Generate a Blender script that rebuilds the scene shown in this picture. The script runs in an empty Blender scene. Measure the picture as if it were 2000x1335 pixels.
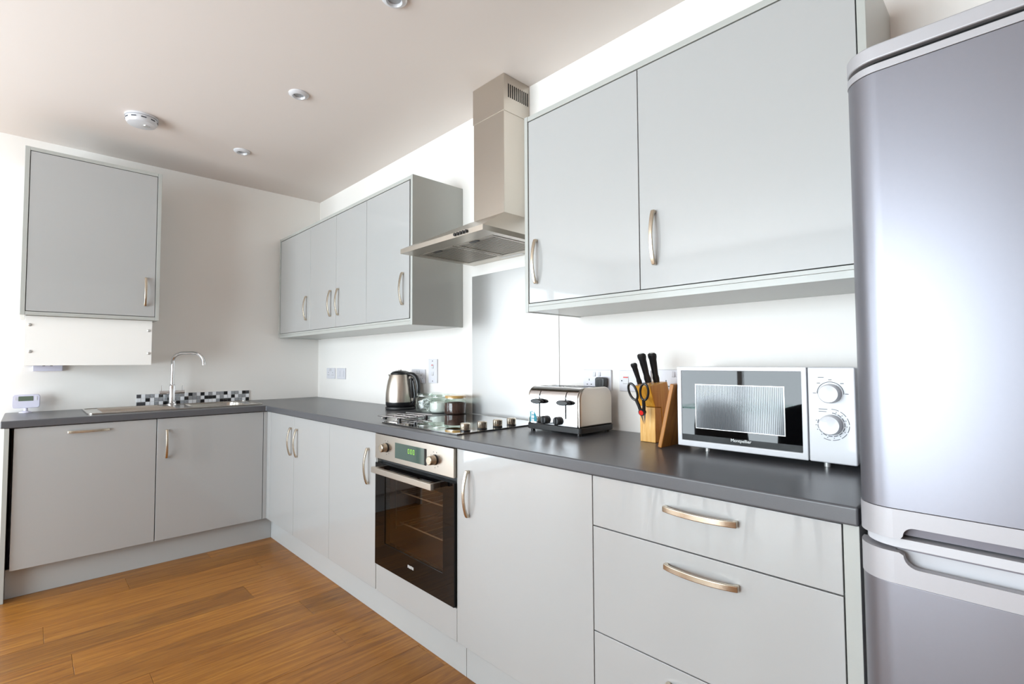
import bpy, bmesh, math, random
from mathutils import Vector, Matrix
random.seed(7)
PI = math.pi
S = bpy.context.scene
C = S.collection

# ------------------------------------------------------------------ camera
cam_d = bpy.data.cameras.new('camera'); cam = bpy.data.objects.new('camera', cam_d); C.objects.link(cam)
cam_d.sensor_fit = 'HORIZONTAL'; cam_d.sensor_width = 36.0
cam_d.lens = 973.0 / 2000.0 * 36.0
cam_d.clip_start = 0.02
yaw, pit, rol = 0.8012, 0.0406, -0.0049
fw = Vector((-math.sin(yaw)*math.cos(pit), math.cos(yaw)*math.cos(pit), math.sin(pit)))
rt = Vector((math.cos(yaw), math.sin(yaw), 0)); up = rt.cross(fw)
r2 = rt*math.cos(rol) + up*math.sin(rol); u2 = -rt*math.sin(rol) + up*math.cos(rol)
M = Matrix((r2, u2, -fw)).transposed().to_4x4(); M.translation = Vector((4.2126, -1.7753, 1.1954))
cam.matrix_world = M
S.camera = cam

# ------------------------------------------------------------------ world and light
w = bpy.data.worlds.new('daylight'); S.world = w; w.use_nodes = True
bg = w.node_tree.nodes['Background']; bg.inputs[0].default_value = (0.80, 0.90, 1.0, 1); bg.inputs[1].default_value = 1.6

def area(name, loc, rot, sx, sy, power, col):
    l = bpy.data.lights.new(name, 'AREA'); l.shape = 'RECTANGLE'; l.size = sx; l.size_y = sy
    l.energy = power; l.color = col
    o = bpy.data.objects.new(name, l); C.objects.link(o); o.location = loc; o.rotation_euler = rot
    return o
area('window_daylight', (2.25, -5.32, 1.20), (PI/2, 0, 0), 3.5, 2.3, 405, (0.86, 0.935, 1.0))
area('added_side_light', (-0.22, -3.75, 1.12), (PI/2, 0, -PI/2), 2.1, 2.2, 98, (0.86, 0.935, 1.0))  # added side lamp outside an invented window, brightens the cooker run

S.view_settings.view_transform = 'Standard'
S.view_settings.look = 'None'
S.view_settings.exposure = 0.0
S.view_settings.gamma = 1.0
S.view_settings.use_curve_mapping = False
S.cycles.use_denoising = True
S.cycles.max_bounces = 12
S.cycles.diffuse_bounces = 8
S.cycles.transparent_max_bounces = 16
S.cycles.sample_clamp_indirect = 6.0

# ------------------------------------------------------------------ materials
def lin(c):
    f = lambda v: (v/12.92 if v <= 0.04045 else ((v+0.055)/1.055)**2.4)
    return tuple(f(v/255.0) for v in c) + (1.0,)
def mat(name, rgb, rough=0.5, metal=0.0, coat=0.0, coat_rough=0.03, var=0.0, scale=40.0, bump=0.0, stretch=None, emit=0.0, spec=0.5, ior=None):
    m = bpy.data.materials.new(name); m.use_nodes = True
    nt = m.node_tree; b = nt.nodes['Principled BSDF']
    b.inputs['Base Color'].default_value = lin(rgb)
    b.inputs['Roughness'].default_value = rough
    b.inputs['Metallic'].default_value = metal
    b.inputs['Coat Weight'].default_value = coat
    b.inputs['Coat Roughness'].default_value = coat_rough
    b.inputs['Specular IOR Level'].default_value = spec
    if ior: b.inputs['IOR'].default_value = ior
    if emit:
        b.inputs['Emission Color'].default_value = lin(rgb); b.inputs['Emission Strength'].default_value = emit
    tc = nt.nodes.new('ShaderNodeTexCoord'); mp = nt.nodes.new('ShaderNodeMapping')
    if stretch: mp.inputs['Scale'].default_value = stretch
    nz = nt.nodes.new('ShaderNodeTexNoise'); nz.inputs['Scale'].default_value = scale; nz.inputs['Detail'].default_value = 3
    nt.links.new(tc.outputs['Object'], mp.inputs[0]); nt.links.new(mp.outputs[0], nz.inputs['Vector'])
    if var > 0:
        mx = nt.nodes.new('ShaderNodeMix'); mx.data_type = 'RGBA'
        c = lin(rgb)
        mx.inputs[6].default_value = tuple(v*(1-var) for v in c[:3]) + (1,)
        mx.inputs[7].default_value = tuple(min(1, v*(1+var)) for v in c[:3]) + (1,)
        nt.links.new(nz.outputs[0], mx.inputs[0]); nt.links.new(mx.outputs[2], b.inputs['Base Color'])
    if bump > 0:
        bp = nt.nodes.new('ShaderNodeBump'); bp.inputs['Strength'].default_value = bump; bp.inputs['Distance'].default_value = 0.002
        nt.links.new(nz.outputs[0], bp.inputs['Height']); nt.links.new(bp.outputs[0], b.inputs['Normal'])
    return m
def thin_glass(name, tint, fac=1.0, ior=1.5, rough=0.0):
    m = bpy.data.materials.new(name); m.use_nodes = True; nt = m.node_tree
    nt.nodes.remove(nt.nodes['Principled BSDF']); out = nt.nodes['Material Output']
    t = nt.nodes.new('ShaderNodeBsdfTransparent'); t.inputs[0].default_value = lin(tint)
    g = nt.nodes.new('ShaderNodeBsdfGlossy'); g.inputs['Roughness'].default_value = rough; g.inputs[0].default_value = (fac, fac, fac, 1)
    f = nt.nodes.new('ShaderNodeFresnel'); ge = nt.nodes.new('ShaderNodeNewGeometry'); mr = nt.nodes.new('ShaderNodeMapRange')
    mr.inputs[3].default_value = ior; mr.inputs[4].default_value = 1.0/ior      # same reflectance from both faces of a thin pane
    nt.links.new(ge.outputs['Backfacing'], mr.inputs[0]); nt.links.new(mr.outputs[0], f.inputs[0])
    x = nt.nodes.new('ShaderNodeMixShader')
    nt.links.new(f.outputs[0], x.inputs[0]); nt.links.new(t.outputs[0], x.inputs[1]); nt.links.new(g.outputs[0], x.inputs[2])
    nt.links.new(x.outputs[0], out.inputs['Surface'])
    return m
def wood(name, dark, mid, light, axis='Y', rough=0.35, per_object=True, scale=1.0, coat=0.0):
    m = bpy.data.materials.new(name); m.use_nodes = True; nt = m.node_tree; b = nt.nodes['Principled BSDF']
    L = nt.links.new
    tc = nt.nodes.new('ShaderNodeTexCoord'); oi = nt.nodes.new('ShaderNodeObjectInfo')
    mul = nt.nodes.new('ShaderNodeVectorMath'); mul.operation = 'MULTIPLY'; mul.inputs[1].default_value = (7.3, 11.1, 5.7)
    cmb = nt.nodes.new('ShaderNodeCombineXYZ')
    for i in range(3): L(oi.outputs['Random'], cmb.inputs[i])
    sc = nt.nodes.new('ShaderNodeVectorMath'); sc.operation = 'SCALE'; sc.inputs['Scale'].default_value = 37.0
    L(cmb.outputs[0], sc.inputs[0])
    ad = nt.nodes.new('ShaderNodeVectorMath'); L(tc.outputs['Object'], ad.inputs[0]); L(sc.outputs[0], ad.inputs[1])
    mp = nt.nodes.new('ShaderNodeMapping')
    st = {'X': (1.2, 16, 16), 'Y': (16, 1.2, 16), 'Z': (16, 16, 1.2)}[axis]
    mp.inputs['Scale'].default_value = tuple(v*scale for v in st); L(ad.outputs[0], mp.inputs[0])
    n1 = nt.nodes.new('ShaderNodeTexNoise'); n1.inputs['Scale'].default_value = 2.2; n1.inputs['Detail'].default_value = 9; n1.inputs['Roughness'].default_value = 0.62; n1.inputs['Distortion'].default_value = 1.6
    L(mp.outputs[0], n1.inputs['Vector'])
    n2 = nt.nodes.new('ShaderNodeTexNoise'); n2.inputs['Scale'].default_value = 26; n2.inputs['Detail'].default_value = 4
    L(mp.outputs[0], n2.inputs['Vector'])
    cr = nt.nodes.new('ShaderNodeValToRGB'); e = cr.color_ramp.elements
    e[0].position = 0.28; e[0].color = lin(dark); e[1].position = 0.72; e[1].color = lin(light)
    k = cr.color_ramp.elements.new(0.5); k.color = lin(mid)
    L(n1.outputs[0], cr.inputs[0])
    m2 = nt.nodes.new('ShaderNodeMix'); m2.data_type = 'RGBA'; m2.blend_type = 'MULTIPLY'; m2.inputs[0].default_value = 0.25
    L(cr.outputs[0], m2.inputs[6]); L(n2.outputs[0], m2.inputs[7])
    last = m2.outputs[2]
    if per_object:
        hs = nt.nodes.new('ShaderNodeHueSaturation')
        sp = nt.nodes.new('ShaderNodeSeparateColor'); L(oi.outputs['Color'], sp.inputs[0]); L(sp.outputs[0], hs.inputs['Value']); L(last, hs.inputs['Color']); last = hs.outputs[0]
    L(last, b.inputs['Base Color'])
    b.inputs['Roughness'].default_value = rough; b.inputs['Coat Weight'].default_value = coat
    bp = nt.nodes.new('ShaderNodeBump'); bp.inputs['Strength'].default_value = 0.15; bp.inputs['Distance'].default_value = 0.001
    L(n2.outputs[0], bp.inputs['Height']); L(bp.outputs[0], b.inputs['Normal'])
    return m

M_wall = mat('wall_paint', (237, 234, 230), 0.75, var=0.01, scale=3, bump=0.05)
M_ceil = mat('ceiling_paint', (222, 214, 209), 0.7, var=0.01, scale=2)
M_skirt = mat('skirting_gloss', (240, 240, 238), 0.3)
M_floor = wood('oak_plank', (124, 74, 20), (160, 102, 31), (188, 130, 47), 'Y', 0.36)
M_sub = mat('underlay', (60, 36, 18), 0.9)
M_door = mat('gloss_grey_lacquer', (171, 172, 172), 0.30, coat=1.0, coat_rough=0.02, var=0.006, scale=6)
M_carc = mat('cabinet_carcass', (166, 168, 166), 0.55, var=0.01, scale=12)
M_panel = mat('satin_grey_panel', (174, 176, 172), 0.40, coat=0.3, coat_rough=0.12, var=0.008, scale=9)
M_plinth = mat('plinth_grey', (176, 178, 178), 0.35, coat=0.4, coat_rough=0.1, var=0.01, scale=8)
M_black = mat('black_gap', (10, 10, 11), 0.9)
M_top = mat('slate_laminate', (84, 85, 89), 0.30, var=0.14, scale=900, spec=0.55)
M_nick = mat('satin_nickel', (206, 194, 176), 0.27, 1.0, var=0.03, scale=120)
M_steel = mat('brushed_steel', (196, 188, 178), 0.30, 1.0, var=0.03, scale=60, stretch=(1, 1, 40))
M_steelh = mat('brushed_steel_panel', (206, 205, 204), 0.40, 1.0, var=0.02, scale=40, stretch=(1, 1, 60))
M_chrome = mat('chrome', (226, 226, 228), 0.06, 1.0, var=0.01, scale=20)
M_sink = mat('sink_steel', (198, 193, 186), 0.2, 1.0, var=0.02, scale=60)
M_alu = mat('filter_aluminium', (176, 168, 158), 0.38, 1.0, var=0.08, scale=200)
M_aludark = mat('filter_recess', (84, 79, 74), 0.5, 0.7, var=0.05, scale=90)
M_blackg = mat('black_glass', (6, 6, 7), 0.02, spec=0.36)
M_hob = mat('ceramic_hob_glass', (8, 8, 9), 0.015, coat=1.0, coat_rough=0.0, ior=2.2)
M_blackp = mat('black_plastic', (24, 24, 26), 0.32, var=0.05, scale=60)
M_blackm = mat('matt_black_plastic', (32, 32, 33), 0.5, var=0.05, scale=80)
M_whitep = mat('white_plastic', (207, 208, 212), 0.28, coat=0.3, var=0.004, scale=30)
M_offwhite = mat('socket_white', (214, 214, 221), 0.3, var=0.004, scale=30)
M_lilac = mat('lilac_white_plastic', (212, 211, 228), 0.35, var=0.006, scale=30)
M_whiteb = mat('white_board', (240, 239, 236), 0.45, var=0.006, scale=12)
M_cap = mat('screw_cap', (205, 204, 202), 0.3, 0.6)
M_fridge = mat('silver_fridge_skin', (136, 136, 144), 0.37, 0.75, var=0.012, scale=220)
M_ftrim = mat('silver_trim', (176, 175, 179), 0.45, 0.35, var=0.02, scale=300)
M_frec = mat('handle_recess_grey', (120, 116, 124), 0.45, 0.2)
M_fwhite = mat('pale_gasket_strip', (196, 197, 202), 0.35)
M_lcd = mat('grey_lcd', (92, 106, 92), 0.2, coat=0.5)
M_odisp = mat('oven_display_glass', (70, 90, 84), 0.06, coat=1.0)
M_digit = mat('green_digits', (150, 210, 70), 0.5, emit=0.22)
M_red = mat('red_plastic', (214, 34, 24), 0.35)
M_teal = mat('teal_sticker', (20, 130, 150), 0.4, var=0.1, scale=90)
M_stick = mat('sticker_white', (240, 242, 244), 0.4)
M_print = mat('grey_print', (70, 72, 80), 0.6)
M_letter = mat('white_lettering', (244, 244, 244), 0.4)
M_cav = mat('oven_enamel', (150, 122, 100), 0.4, var=0.1, scale=40)
M_rack = mat('rack_wire', (226, 222, 214), 0.35, 0.3, var=0.03, scale=50)
M_oglass = thin_glass('tinted_oven_glass', (205, 192, 180), 1.0, 1.5)
M_glass = thin_glass('jar_glass', (236, 242, 238), 1.0, 1.5)
M_pane = thin_glass('window_glass', (250, 252, 252), 1.0, 1.45)
M_amber = mat('amber_lid', (196, 158, 96), 0.2, coat=0.6, var=0.08, scale=60)
M_coffee = mat('coffee', (74, 40, 30), 0.85, var=0.4, scale=500, bump=0.6)
M_sugar = mat('sugar', (246, 246, 245), 0.9, var=0.03, scale=600, bump=0.4)
M_paper = mat('paper_sachet', (240, 240, 242), 0.6, var=0.04, scale=40)
M_block = wood('knife_block_wood', (206, 132, 34), (230, 160, 48), (244, 186, 76), 'Z', 0.42, False, 1.4)
M_foot = wood('knife_block_foot_wood', (214, 150, 62), (236, 180, 92), (246, 204, 128), 'Z', 0.42, False, 2.6)
M_board = wood('chopping_board_wood', (150, 92, 30), (186, 120, 44), (210, 148, 66), 'Z', 0.45, False, 1.2)
M_mesh = mat('microwave_mesh', (84, 87, 92), 0.10, 0.05, spec=0.8)
M_tb = mat('tile_black', (22, 22, 25), 0.1, coat=0.6)
M_tw = mat('tile_white', (240, 241, 244), 0.12, coat=0.6)
M_tg = mat('tile_marble', (152, 154, 158), 0.15, coat=0.6, var=0.35, scale=70)
M_td = mat('tile_dark_grey', (66, 66, 70), 0.12, coat=0.6, var=0.2, scale=60)
M_grout = mat('grout', (214, 214, 214), 0.9)
M_lamp = mat('downlight_lens', (168, 170, 172), 0.2, 0.5)
M_fabric = mat('grey_fabric', (132, 130, 128), 0.95, var=0.15, scale=260, bump=0.5)
M_dark = mat('dark_fabric', (34, 40, 46), 0.9, var=0.15, scale=200)
M_walnut = wood('walnut_leg', (84, 44, 24), (112, 62, 36), (140, 84, 52), 'Z', 0.4, False)
M_table = thin_glass('table_glass', (206, 232, 224), 1.0, 1.5)
M_frame = mat('window_frame_white', (238, 239, 240), 0.35)
M_curt = mat('white_curtain', (236, 236, 234), 0.9, var=0.03, scale=20)

# ------------------------------------------------------------------ mesh helpers
def B(): return bmesh.new()
def box(bm, x0, x1, y0, y1, z0, z1):
    vs = [bm.verts.new((x, y, z)) for z in (z0, z1) for y in (y0, y1) for x in (x0, x1)]
    for f in ((0,2,3,1),(4,5,7,6),(0,1,5,4),(2,6,7,3),(0,4,6,2),(1,3,7,5)): bm.faces.new([vs[i] for i in f])
    return bm
def frame_of(d):
    d = Vector(d).normalized(); a = Vector((0,0,1)) if abs(d.z) < 0.9 else Vector((1,0,0))
    u = a.cross(d).normalized(); return u, d.cross(u), d
def lathe(bm, prof, c=(0,0,0), axis=(0,0,1), seg=28, sx=1.0, sy=1.0):
    """prof: list of (r, h) along axis"""
    c = Vector(c); u, v, d = frame_of(axis); rings = []
    for r, h in prof:
        if r < 1e-6: rings.append([bm.verts.new(c + d*h)])
        else: rings.append([bm.verts.new(c + d*h + u*(r*sx*math.cos(2*PI*k/seg)) + v*(r*sy*math.sin(2*PI*k/seg))) for k in range(seg)])
    for a, b in zip(rings, rings[1:]):
        for k in range(seg):
            k2 = (k+1) % seg
            if len(a) == 1 and len(b) == 1: continue
            if len(a) == 1: bm.faces.new((a[0], b[k], b[k2]))
            elif len(b) == 1: bm.faces.new((a[k], a[k2], b[0]))
            else: bm.faces.new((a[k], a[k2], b[k2], b[k]))
    return bm
def cyl(bm, c, axis, r, h, seg=24, r2=None):
    return lathe(bm, [(0,0),(r,0),(r if r2 is None else r2, h),(0,h)], c, axis, seg)
def prism(bm, pts, axis, a, b):
    """pts: 2-D polygon; axis 'x': pts=(y,z), 'y': pts=(x,z), 'z': pts=(x,y)"""
    def P(p, t):
        return {'x': (t, p[0], p[1]), 'y': (p[0], t, p[1]), 'z': (p[0], p[1], t)}[axis]
    A = [bm.verts.new(P(p, a)) for p in pts]; Bv = [bm.verts.new(P(p, b)) for p in pts]
    bm.faces.new(A); bm.faces.new(Bv[::-1]); n = len(pts)
    for i in range(n): bm.faces.new((A[i], Bv[i], Bv[(i+1)%n], A[(i+1)%n]))
    bmesh.ops.recalc_face_normals(bm, faces=bm.faces[:])
    return bm
def tube(bm, path, r, seg=12, closed=False, radii=None):
    P = [Vector(p) for p in path]; n = len(P); rings = []; pu = None
    for i in range(n):
        if closed: t = P[(i+1)%n] - P[i-1]
        else: t = P[min(i+1,n-1)] - P[max(i-1,0)]
        t.normalize()
        if pu is None: u, v, _ = frame_of(t)
        else:
            u = (pu - t*pu.dot(t)).normalized(); v = t.cross(u)
        pu = u; rr = radii[i] if radii else r
        rings.append([bm.verts.new(P[i] + u*rr*math.cos(2*PI*k/seg) + v*rr*math.sin(2*PI*k/seg)) for k in range(seg)])
    m = n if closed else n-1
    for i in range(m):
        a, b = rings[i], rings[(i+1)%n]
        for k in range(seg): bm.faces.new((a[k], a[(k+1)%seg], b[(k+1)%seg], b[k]))
    if not closed:
        bm.faces.new(rings[0][::-1]); bm.faces.new(rings[-1])
    return bm
def rrect(x0, x1, y0, y1, r, n=6):
    pts = []
    for cx, cy, a0 in ((x1-r, y1-r, 0), (x0+r, y1-r, PI/2), (x0+r, y0+r, PI), (x1-r, y0+r, 1.5*PI)):
        for k in range(n+1):
            a = a0 + PI/2*k/n; pts.append((cx + r*math.cos(a), cy + r*math.sin(a)))
    return pts
def ringprism(bm, outer, inner, axis, a, b):
    """frame: outer and inner loops with equal point count"""
    def P(p, t):
        return {'x': (t, p[0], p[1]), 'y': (p[0], t, p[1]), 'z': (p[0], p[1], t)}[axis]
    L = [[bm.verts.new(P(p, t)) for p in loop] for loop, t in ((outer,a),(inner,a),(inner,b),(outer,b))]
    n = len(outer)
    for q in range(4):
        X, Y = L[q], L[(q+1)%4]
        for i in range(n): bm.faces.new((X[i], Y[i], Y[(i+1)%n], X[(i+1)%n]))
    bmesh.ops.recalc_face_normals(bm, faces=bm.faces[:])
    return bm
def rect(x0, x1, y0, y1): return [(x1,y1),(x0,y1),(x0,y0),(x1,y0)]
def top_loc(o):
    v = Vector((0,0,0))
    while o is not None: v += o.location; o = o.parent
    return v
def obj(name, bm, m, parent=None, bevel=0.0, smooth=35, local=False, segs=2):
    bmesh.ops.recalc_face_normals(bm, faces=bm.faces[:])
    if parent is not None and not local: bmesh.ops.translate(bm, verts=bm.verts[:], vec=-top_loc(parent))
    me = bpy.data.meshes.new(name); bm.to_mesh(me); bm.free()
    if smooth:
        for p in me.polygons: p.use_smooth = True
        me.set_sharp_from_angle(angle=math.radians(smooth))
    me.materials.append(m)
    o = bpy.data.objects.new(name, me); C.objects.link(o)
    if parent is not None: o.parent = parent
    if bevel:
        b = o.modifiers.new('bevel', 'BEVEL'); b.width = bevel; b.segments = segs; b.limit_method = 'ANGLE'; b.angle_limit = math.radians(40)
        b.harden_normals = True
    return o
def tag(o, label, cat, group=None, kind=None):
    o['label'] = label; o['category'] = cat
    if group: o['group'] = group
    if kind: o['kind'] = kind
    return o
def thing(name, loc, label, cat, group=None, rot=(0,0,0)):
    o = bpy.data.objects.new(name, None); C.objects.link(o); o.location = loc; o.rotation_euler = rot; o.empty_display_size = 0.05
    return tag(o, label, cat, group)
def struct(name, bm, m, label, cat, parent=None, bevel=0):
    o = obj(name, bm, m, parent, bevel); o['kind'] = 'structure'; o['label'] = label; o['category'] = cat
    return o
def bx(*a): return box(B(), *a)
def text_bm(body, size, origin, xdir, zdir, depth=0.0005):
    cu = bpy.data.curves.new('lettering_curve', 'FONT'); cu.body = body; cu.size = size; cu.extrude = depth; cu.align_x = 'CENTER'; cu.resolution_u = 3
    t = bpy.data.objects.new('lettering_tmp', cu); C.objects.link(t)
    dg = bpy.context.evaluated_depsgraph_get(); me = bpy.data.meshes.new_from_object(t.evaluated_get(dg))
    bpy.data.objects.remove(t); bpy.data.curves.remove(cu)
    bm = bmesh.new(); bm.from_mesh(me); bpy.data.meshes.remove(me)
    x = Vector(xdir).normalized(); z = Vector(zdir).normalized(); n = x.cross(z)
    mt = Matrix((x, z, n)).transposed().to_4x4(); mt.translation = Vector(origin)
    bm.transform(mt); return bm

# ------------------------------------------------------------------ room shell
RX, RY, H = 8.0, -5.1, 2.58
floor = struct('floor', bx(-0.2, RX+0.2, RY-0.2, 0.2, -0.12, -0.0122), M_sub, 'warm oak plank floor of the kitchen', 'floor')
pw, pl = 0.19, 1.22
first = {3: -0.94, 4: -1.36, 5: -0.762, 6: -1.70, 7: -0.918, 8: -1.62, 9: -0.77, 10: -1.41}
base_bm = bx(-pw/2+0.0004, pw/2-0.0004, -0.5, 0.5, -0.012, 0.0)
plank_mesh = None
for i in range(int(RX/pw)+2):
    xa = -0.09 + i*pw; xb = xa + pw
    y = first.get(i, -random.uniform(0.15, pl))
    ys = [0.0, y]
    while ys[-1] > RY: ys.append(max(RY, ys[-1] - pl))
    for a, b in zip(ys, ys[1:]):
        if a - b < 0.02: continue
        if plank_mesh is None:
            o = obj('plank', base_bm, M_floor, floor, 0.0007, segs=1); plank_mesh = o.data
        else:
            o = bpy.data.objects.new('plank', plank_mesh); C.objects.link(o); o.parent = floor
            bv = o.modifiers.new('bevel', 'BEVEL'); bv.width = 0.0007; bv.segments = 1
        v = random.uniform(0.90, 1.16)
        if (i, b) in ((4, -1.36), (9, -0.77)) or (i, a) in ((7, -0.918), (3, -0.94)): v = 0.80
        o.color = (v, v, v, 1)
        o.location = ((xa+xb)/2, (a+b)/2, 0.0); o.scale = (1, (a-b)-0.0009, 1)

T = 0.15
struct('ceiling', bx(-T, RX+T, RY-T, T, H, H+T), M_ceil, 'smooth white painted ceiling', 'ceiling')
bm = B()
ly0, ly1, lz0, lz1 = -4.75, -2.75, 0.06, 2.18  # opening cut for the added side window
box(bm, -T, 0, RY-T, ly0, 0, H); box(bm, -T, 0, ly1, T, 0, H); box(bm, -T, 0, ly0, ly1, 0, lz0); box(bm, -T, 0, ly0, ly1, lz1, H)
struct('wall_left', bm, M_wall, 'white painted wall behind the sink', 'wall')
struct('wall_back', bx(0, RX, 0, T, 0, H), M_wall, 'white painted wall behind the cooker and microwave', 'wall')
wx0, wx1, wz0, wz1 = 0.6, 3.9, 0.06, 2.28
bm = B()
box(bm, 0, wx0, RY-T, RY, 0, H); box(bm, wx1, RX, RY-T, RY, 0, H)
box(bm, wx0, wx1, RY-T, RY, 0, wz0); box(bm, wx0, wx1, RY-T, RY, wz1, H)
struct('wall_front', bm, M_wall, 'white wall with the wide window behind the camera', 'wall')
bm = bx(RX, RX+T, RY-T, T, 0, H)
struct('wall_right', bm, M_wall, 'plain white wall to the right behind the fridge', 'wall')
bm = B()
ringprism(bm, rect(wx0, wx1, wz0, wz1), rect(wx0+0.06, wx1-0.06, wz0+0.06, wz1-0.06), 'y', RY-0.11, RY-0.04)
win = struct('window_1', bm, M_frame, 'wide white framed window behind the camera', 'window')
nW = 3; ww = (wx1-wx0)/nW
for k in range(1, nW):
    obj('mullion', bx(wx0+k*ww-0.03, wx0+k*ww+0.03, RY-0.11, RY-0.04, wz0+0.06, wz1-0.06), M_frame, win)
for k in range(nW):
    obj('pane', bx(wx0+k*ww+0.02, wx0+(k+1)*ww-0.02, RY-0.078, RY-0.074, wz0+0.03, wz1-0.03), M_pane, win)
bm = ringprism(B(), rect(ly0, ly1, lz0, lz1), rect(ly0+0.06, ly1-0.06, lz0+0.06, lz1-0.06), 'x', -0.11, -0.04)
added_win = struct('added_side_window', bm, M_frame, 'added unseen side window in the sink wall, put in to light the cooker run', 'window')  # unseen window, added so side light reaches the cooker run
obj('mullion', bx(-0.11, -0.04, (ly0+ly1)/2-0.03, (ly0+ly1)/2+0.03, lz0+0.06, lz1-0.06), M_frame, added_win)
for k in range(2):
    ya = ly0 + 0.03 if k == 0 else (ly0+ly1)/2+0.01
    obj('pane', bx(-0.078, -0.074, ya, ya+(ly1-ly0)/2-0.04, lz0+0.03, lz1-0.03), M_pane, added_win)
prof = [(0,0),(0.016,0),(0.016,0.105),(0.010,0.12),(0,0.125)]
bm = B(); prism(bm, prof, 'y', RY, -1.86); struct('baseboard_left', bm, M_skirt, 'white skirting board along the sink wall', 'baseboard')

# ------------------------------------------------------------------ handles
def handle(parent, c, length_axis, out, L=0.172, wdt=0.013):
    """bow handle; c = centre on the door face, out = outward normal"""
    N = 14; pts = []
    e = L/2
    outer = [(-e, 0.0), (-e, 0.013)] + [(-e + L*k/N, 0.014 + 0.016*(1-(2*k/N-1)**2)) for k in range(1, N)] + [(e, 0.013), (e, 0.0)]
    inner = [(e-0.011, 0.0), (e-0.012, 0.008)] + [(e-0.012 - (L-0.024)*k/N, 0.0085 + 0.0155*(1-(2*k/N-1)**2)) for k in range(1, N)] + [(-e+0.012, 0.008), (-e+0.011, 0.0)]
    poly = outer + inner
    la = Vector(length_axis); ov = Vector(out); sd = la.cross(ov); cc = Vector(c)
    bm = B(); n = len(poly)
    A = [bm.verts.new(cc + la*p[0] + ov*p[1] - sd*wdt/2) for p in poly]
    Bv = [bm.verts.new(cc + la*p[0] + ov*p[1] + sd*wdt/2) for p in poly]
    no = len(outer)
    for i in range(n): bm.faces.new((A[i], Bv[i], Bv[(i+1)%n], A[(i+1)%n]))
    m = no
    for V in (A, Bv):
        for i in range(m-1): bm.faces.new((V[i], V[i+1], V[n-2-i], V[n-1-i]))
    return obj('handle', bm, M_nick, parent, 0.0022)

OY, OX = (0,-1,0), (1,0,0)
YD, XD, DT = -0.598, 0.598, 0.018      # door faces
ZB, ZT = 0.150, 0.868

# ------------------------------------------------------------------ base units, sink run (left wall)
def unit(name, x0, x1, y0, y1, z0, z1, label, cat='cabinet', group=None, body=True, m=None):
    t = thing(name, ((x0+x1)/2, (y0+y1)/2, z0), label, cat, group)
    if body: obj('body', bx(x0, x1, y0, y1, z0, z1), m or M_carc, t)
    return t
t = unit('integrated_dishwasher', 0.06, XD-DT-0.001, -1.818, -1.223, 0.152, 0.868, 'grey gloss integrated dishwasher front with horizontal handle under the drainer', 'dishwasher')
d = obj('door', bx(XD-DT, XD, -1.822, -1.2215, ZB, ZT), M_door, t, 0.0012)
handle(d, (XD, -1.528, 0.830), (0,1,0), OX, 0.178)
t = unit('base_cabinet', 0.02, XD-DT-0.001, -1.217, -0.625, 0.152, 0.73, 'grey gloss base cabinet with vertical handle under the sink bowl', 'cabinet', 'grey base cabinets')
obj('rail', bx(0.54, XD-DT-0.001, -1.217, -0.625, 0.73, 0.868), M_carc, t)
d = obj('door', bx(XD-DT, XD, -1.2175, -0.6245, ZB, ZT), M_door, t, 0.0012)
handle(d, (XD, -1.170, 0.717), (0,0,1), OX)
tag(obj('end_panel', bx(0.0, 0.612, -1.858, -1.839, 0.0, 0.871), M_panel, None, 0.001), 'full height grey end panel closing the sink run at far left', 'panel')
# corner post and plinths
bm = B(); box(bm, XD-DT, XD, -0.621, -0.598, ZB, ZT); box(bm, XD-DT, 0.655, -0.598, -0.580, ZB, ZT)
tag(obj('corner_post', bm, M_door, None, 0.001), 'narrow grey corner filler post between the two base runs', 'filler')
tag(obj('plinth', bx(0.532, 0.550, -1.838, -0.551, 0.0, 0.147), M_plinth, None, 0.001), 'grey plinth board along the floor under the sink run', 'plinth', 'plinth boards')
tag(obj('plinth', bx(0.532, 2.690, -0.550, -0.532, 0.0, 0.147), M_plinth, None, 0.001), 'long grey plinth board under the corner cabinet and oven', 'plinth', 'plinth boards')
tag(obj('plinth', bx(2.692, 3.975, -0.550, -0.532, 0.0, 0.147), M_plinth, None, 0.001), 'grey plinth board under the drawers at the right', 'plinth', 'plinth boards')

# ------------------------------------------------------------------ base units, cooker run
t = unit('base_cabinet', 0.662, 1.072, YD+DT+0.001, -0.02, 0.152, 0.868, 'narrow single-door grey base cabinet in the corner', 'cabinet', 'grey base cabinets')
d = obj('door', bx(0.657, 1.0715, YD, YD+DT, ZB, ZT), M_door, t, 0.0012); handle(d, (1.033, YD, 0.714), (0,0,1), OY)
t = unit('base_cabinet', 1.076, 2.076, YD+DT+0.001, -0.02, 0.152, 0.868, 'wide two-door grey base cabinet left of the oven', 'cabinet', 'grey base cabinets')
d = obj('door', bx(1.0745, 1.5745, YD, YD+DT, ZB, ZT), M_door, t, 0.0012); handle(d, (1.130, YD, 0.714), (0,0,1), OY)
d = obj('door', bx(1.5765, 2.080, YD, YD+DT, ZB, ZT), M_door, t, 0.0012); handle(d, (2.010, YD, 0.705), (0,0,1), OY)
t = thing('oven_housing', (2.39, -0.3, 0.15), 'grey oven housing with blank panel below the oven', 'cabinet')
obj('side_panel', bx(2.083, 2.0885, YD+0.002, -0.02, 0.152, 0.868), M_panel, t)
obj('side_panel', bx(2.6925, 2.695, YD+0.002, -0.02, 0.152, 0.868), M_panel, t)
obj('base_shelf', bx(2.0885, 2.6925, YD+DT+0.001, -0.02, 0.24, 0.270), M_carc, t)
obj('lower_panel', bx(2.0885, 2.6925, YD, YD+DT, ZB, 0.271), M_door, t, 0.0012)
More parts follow.
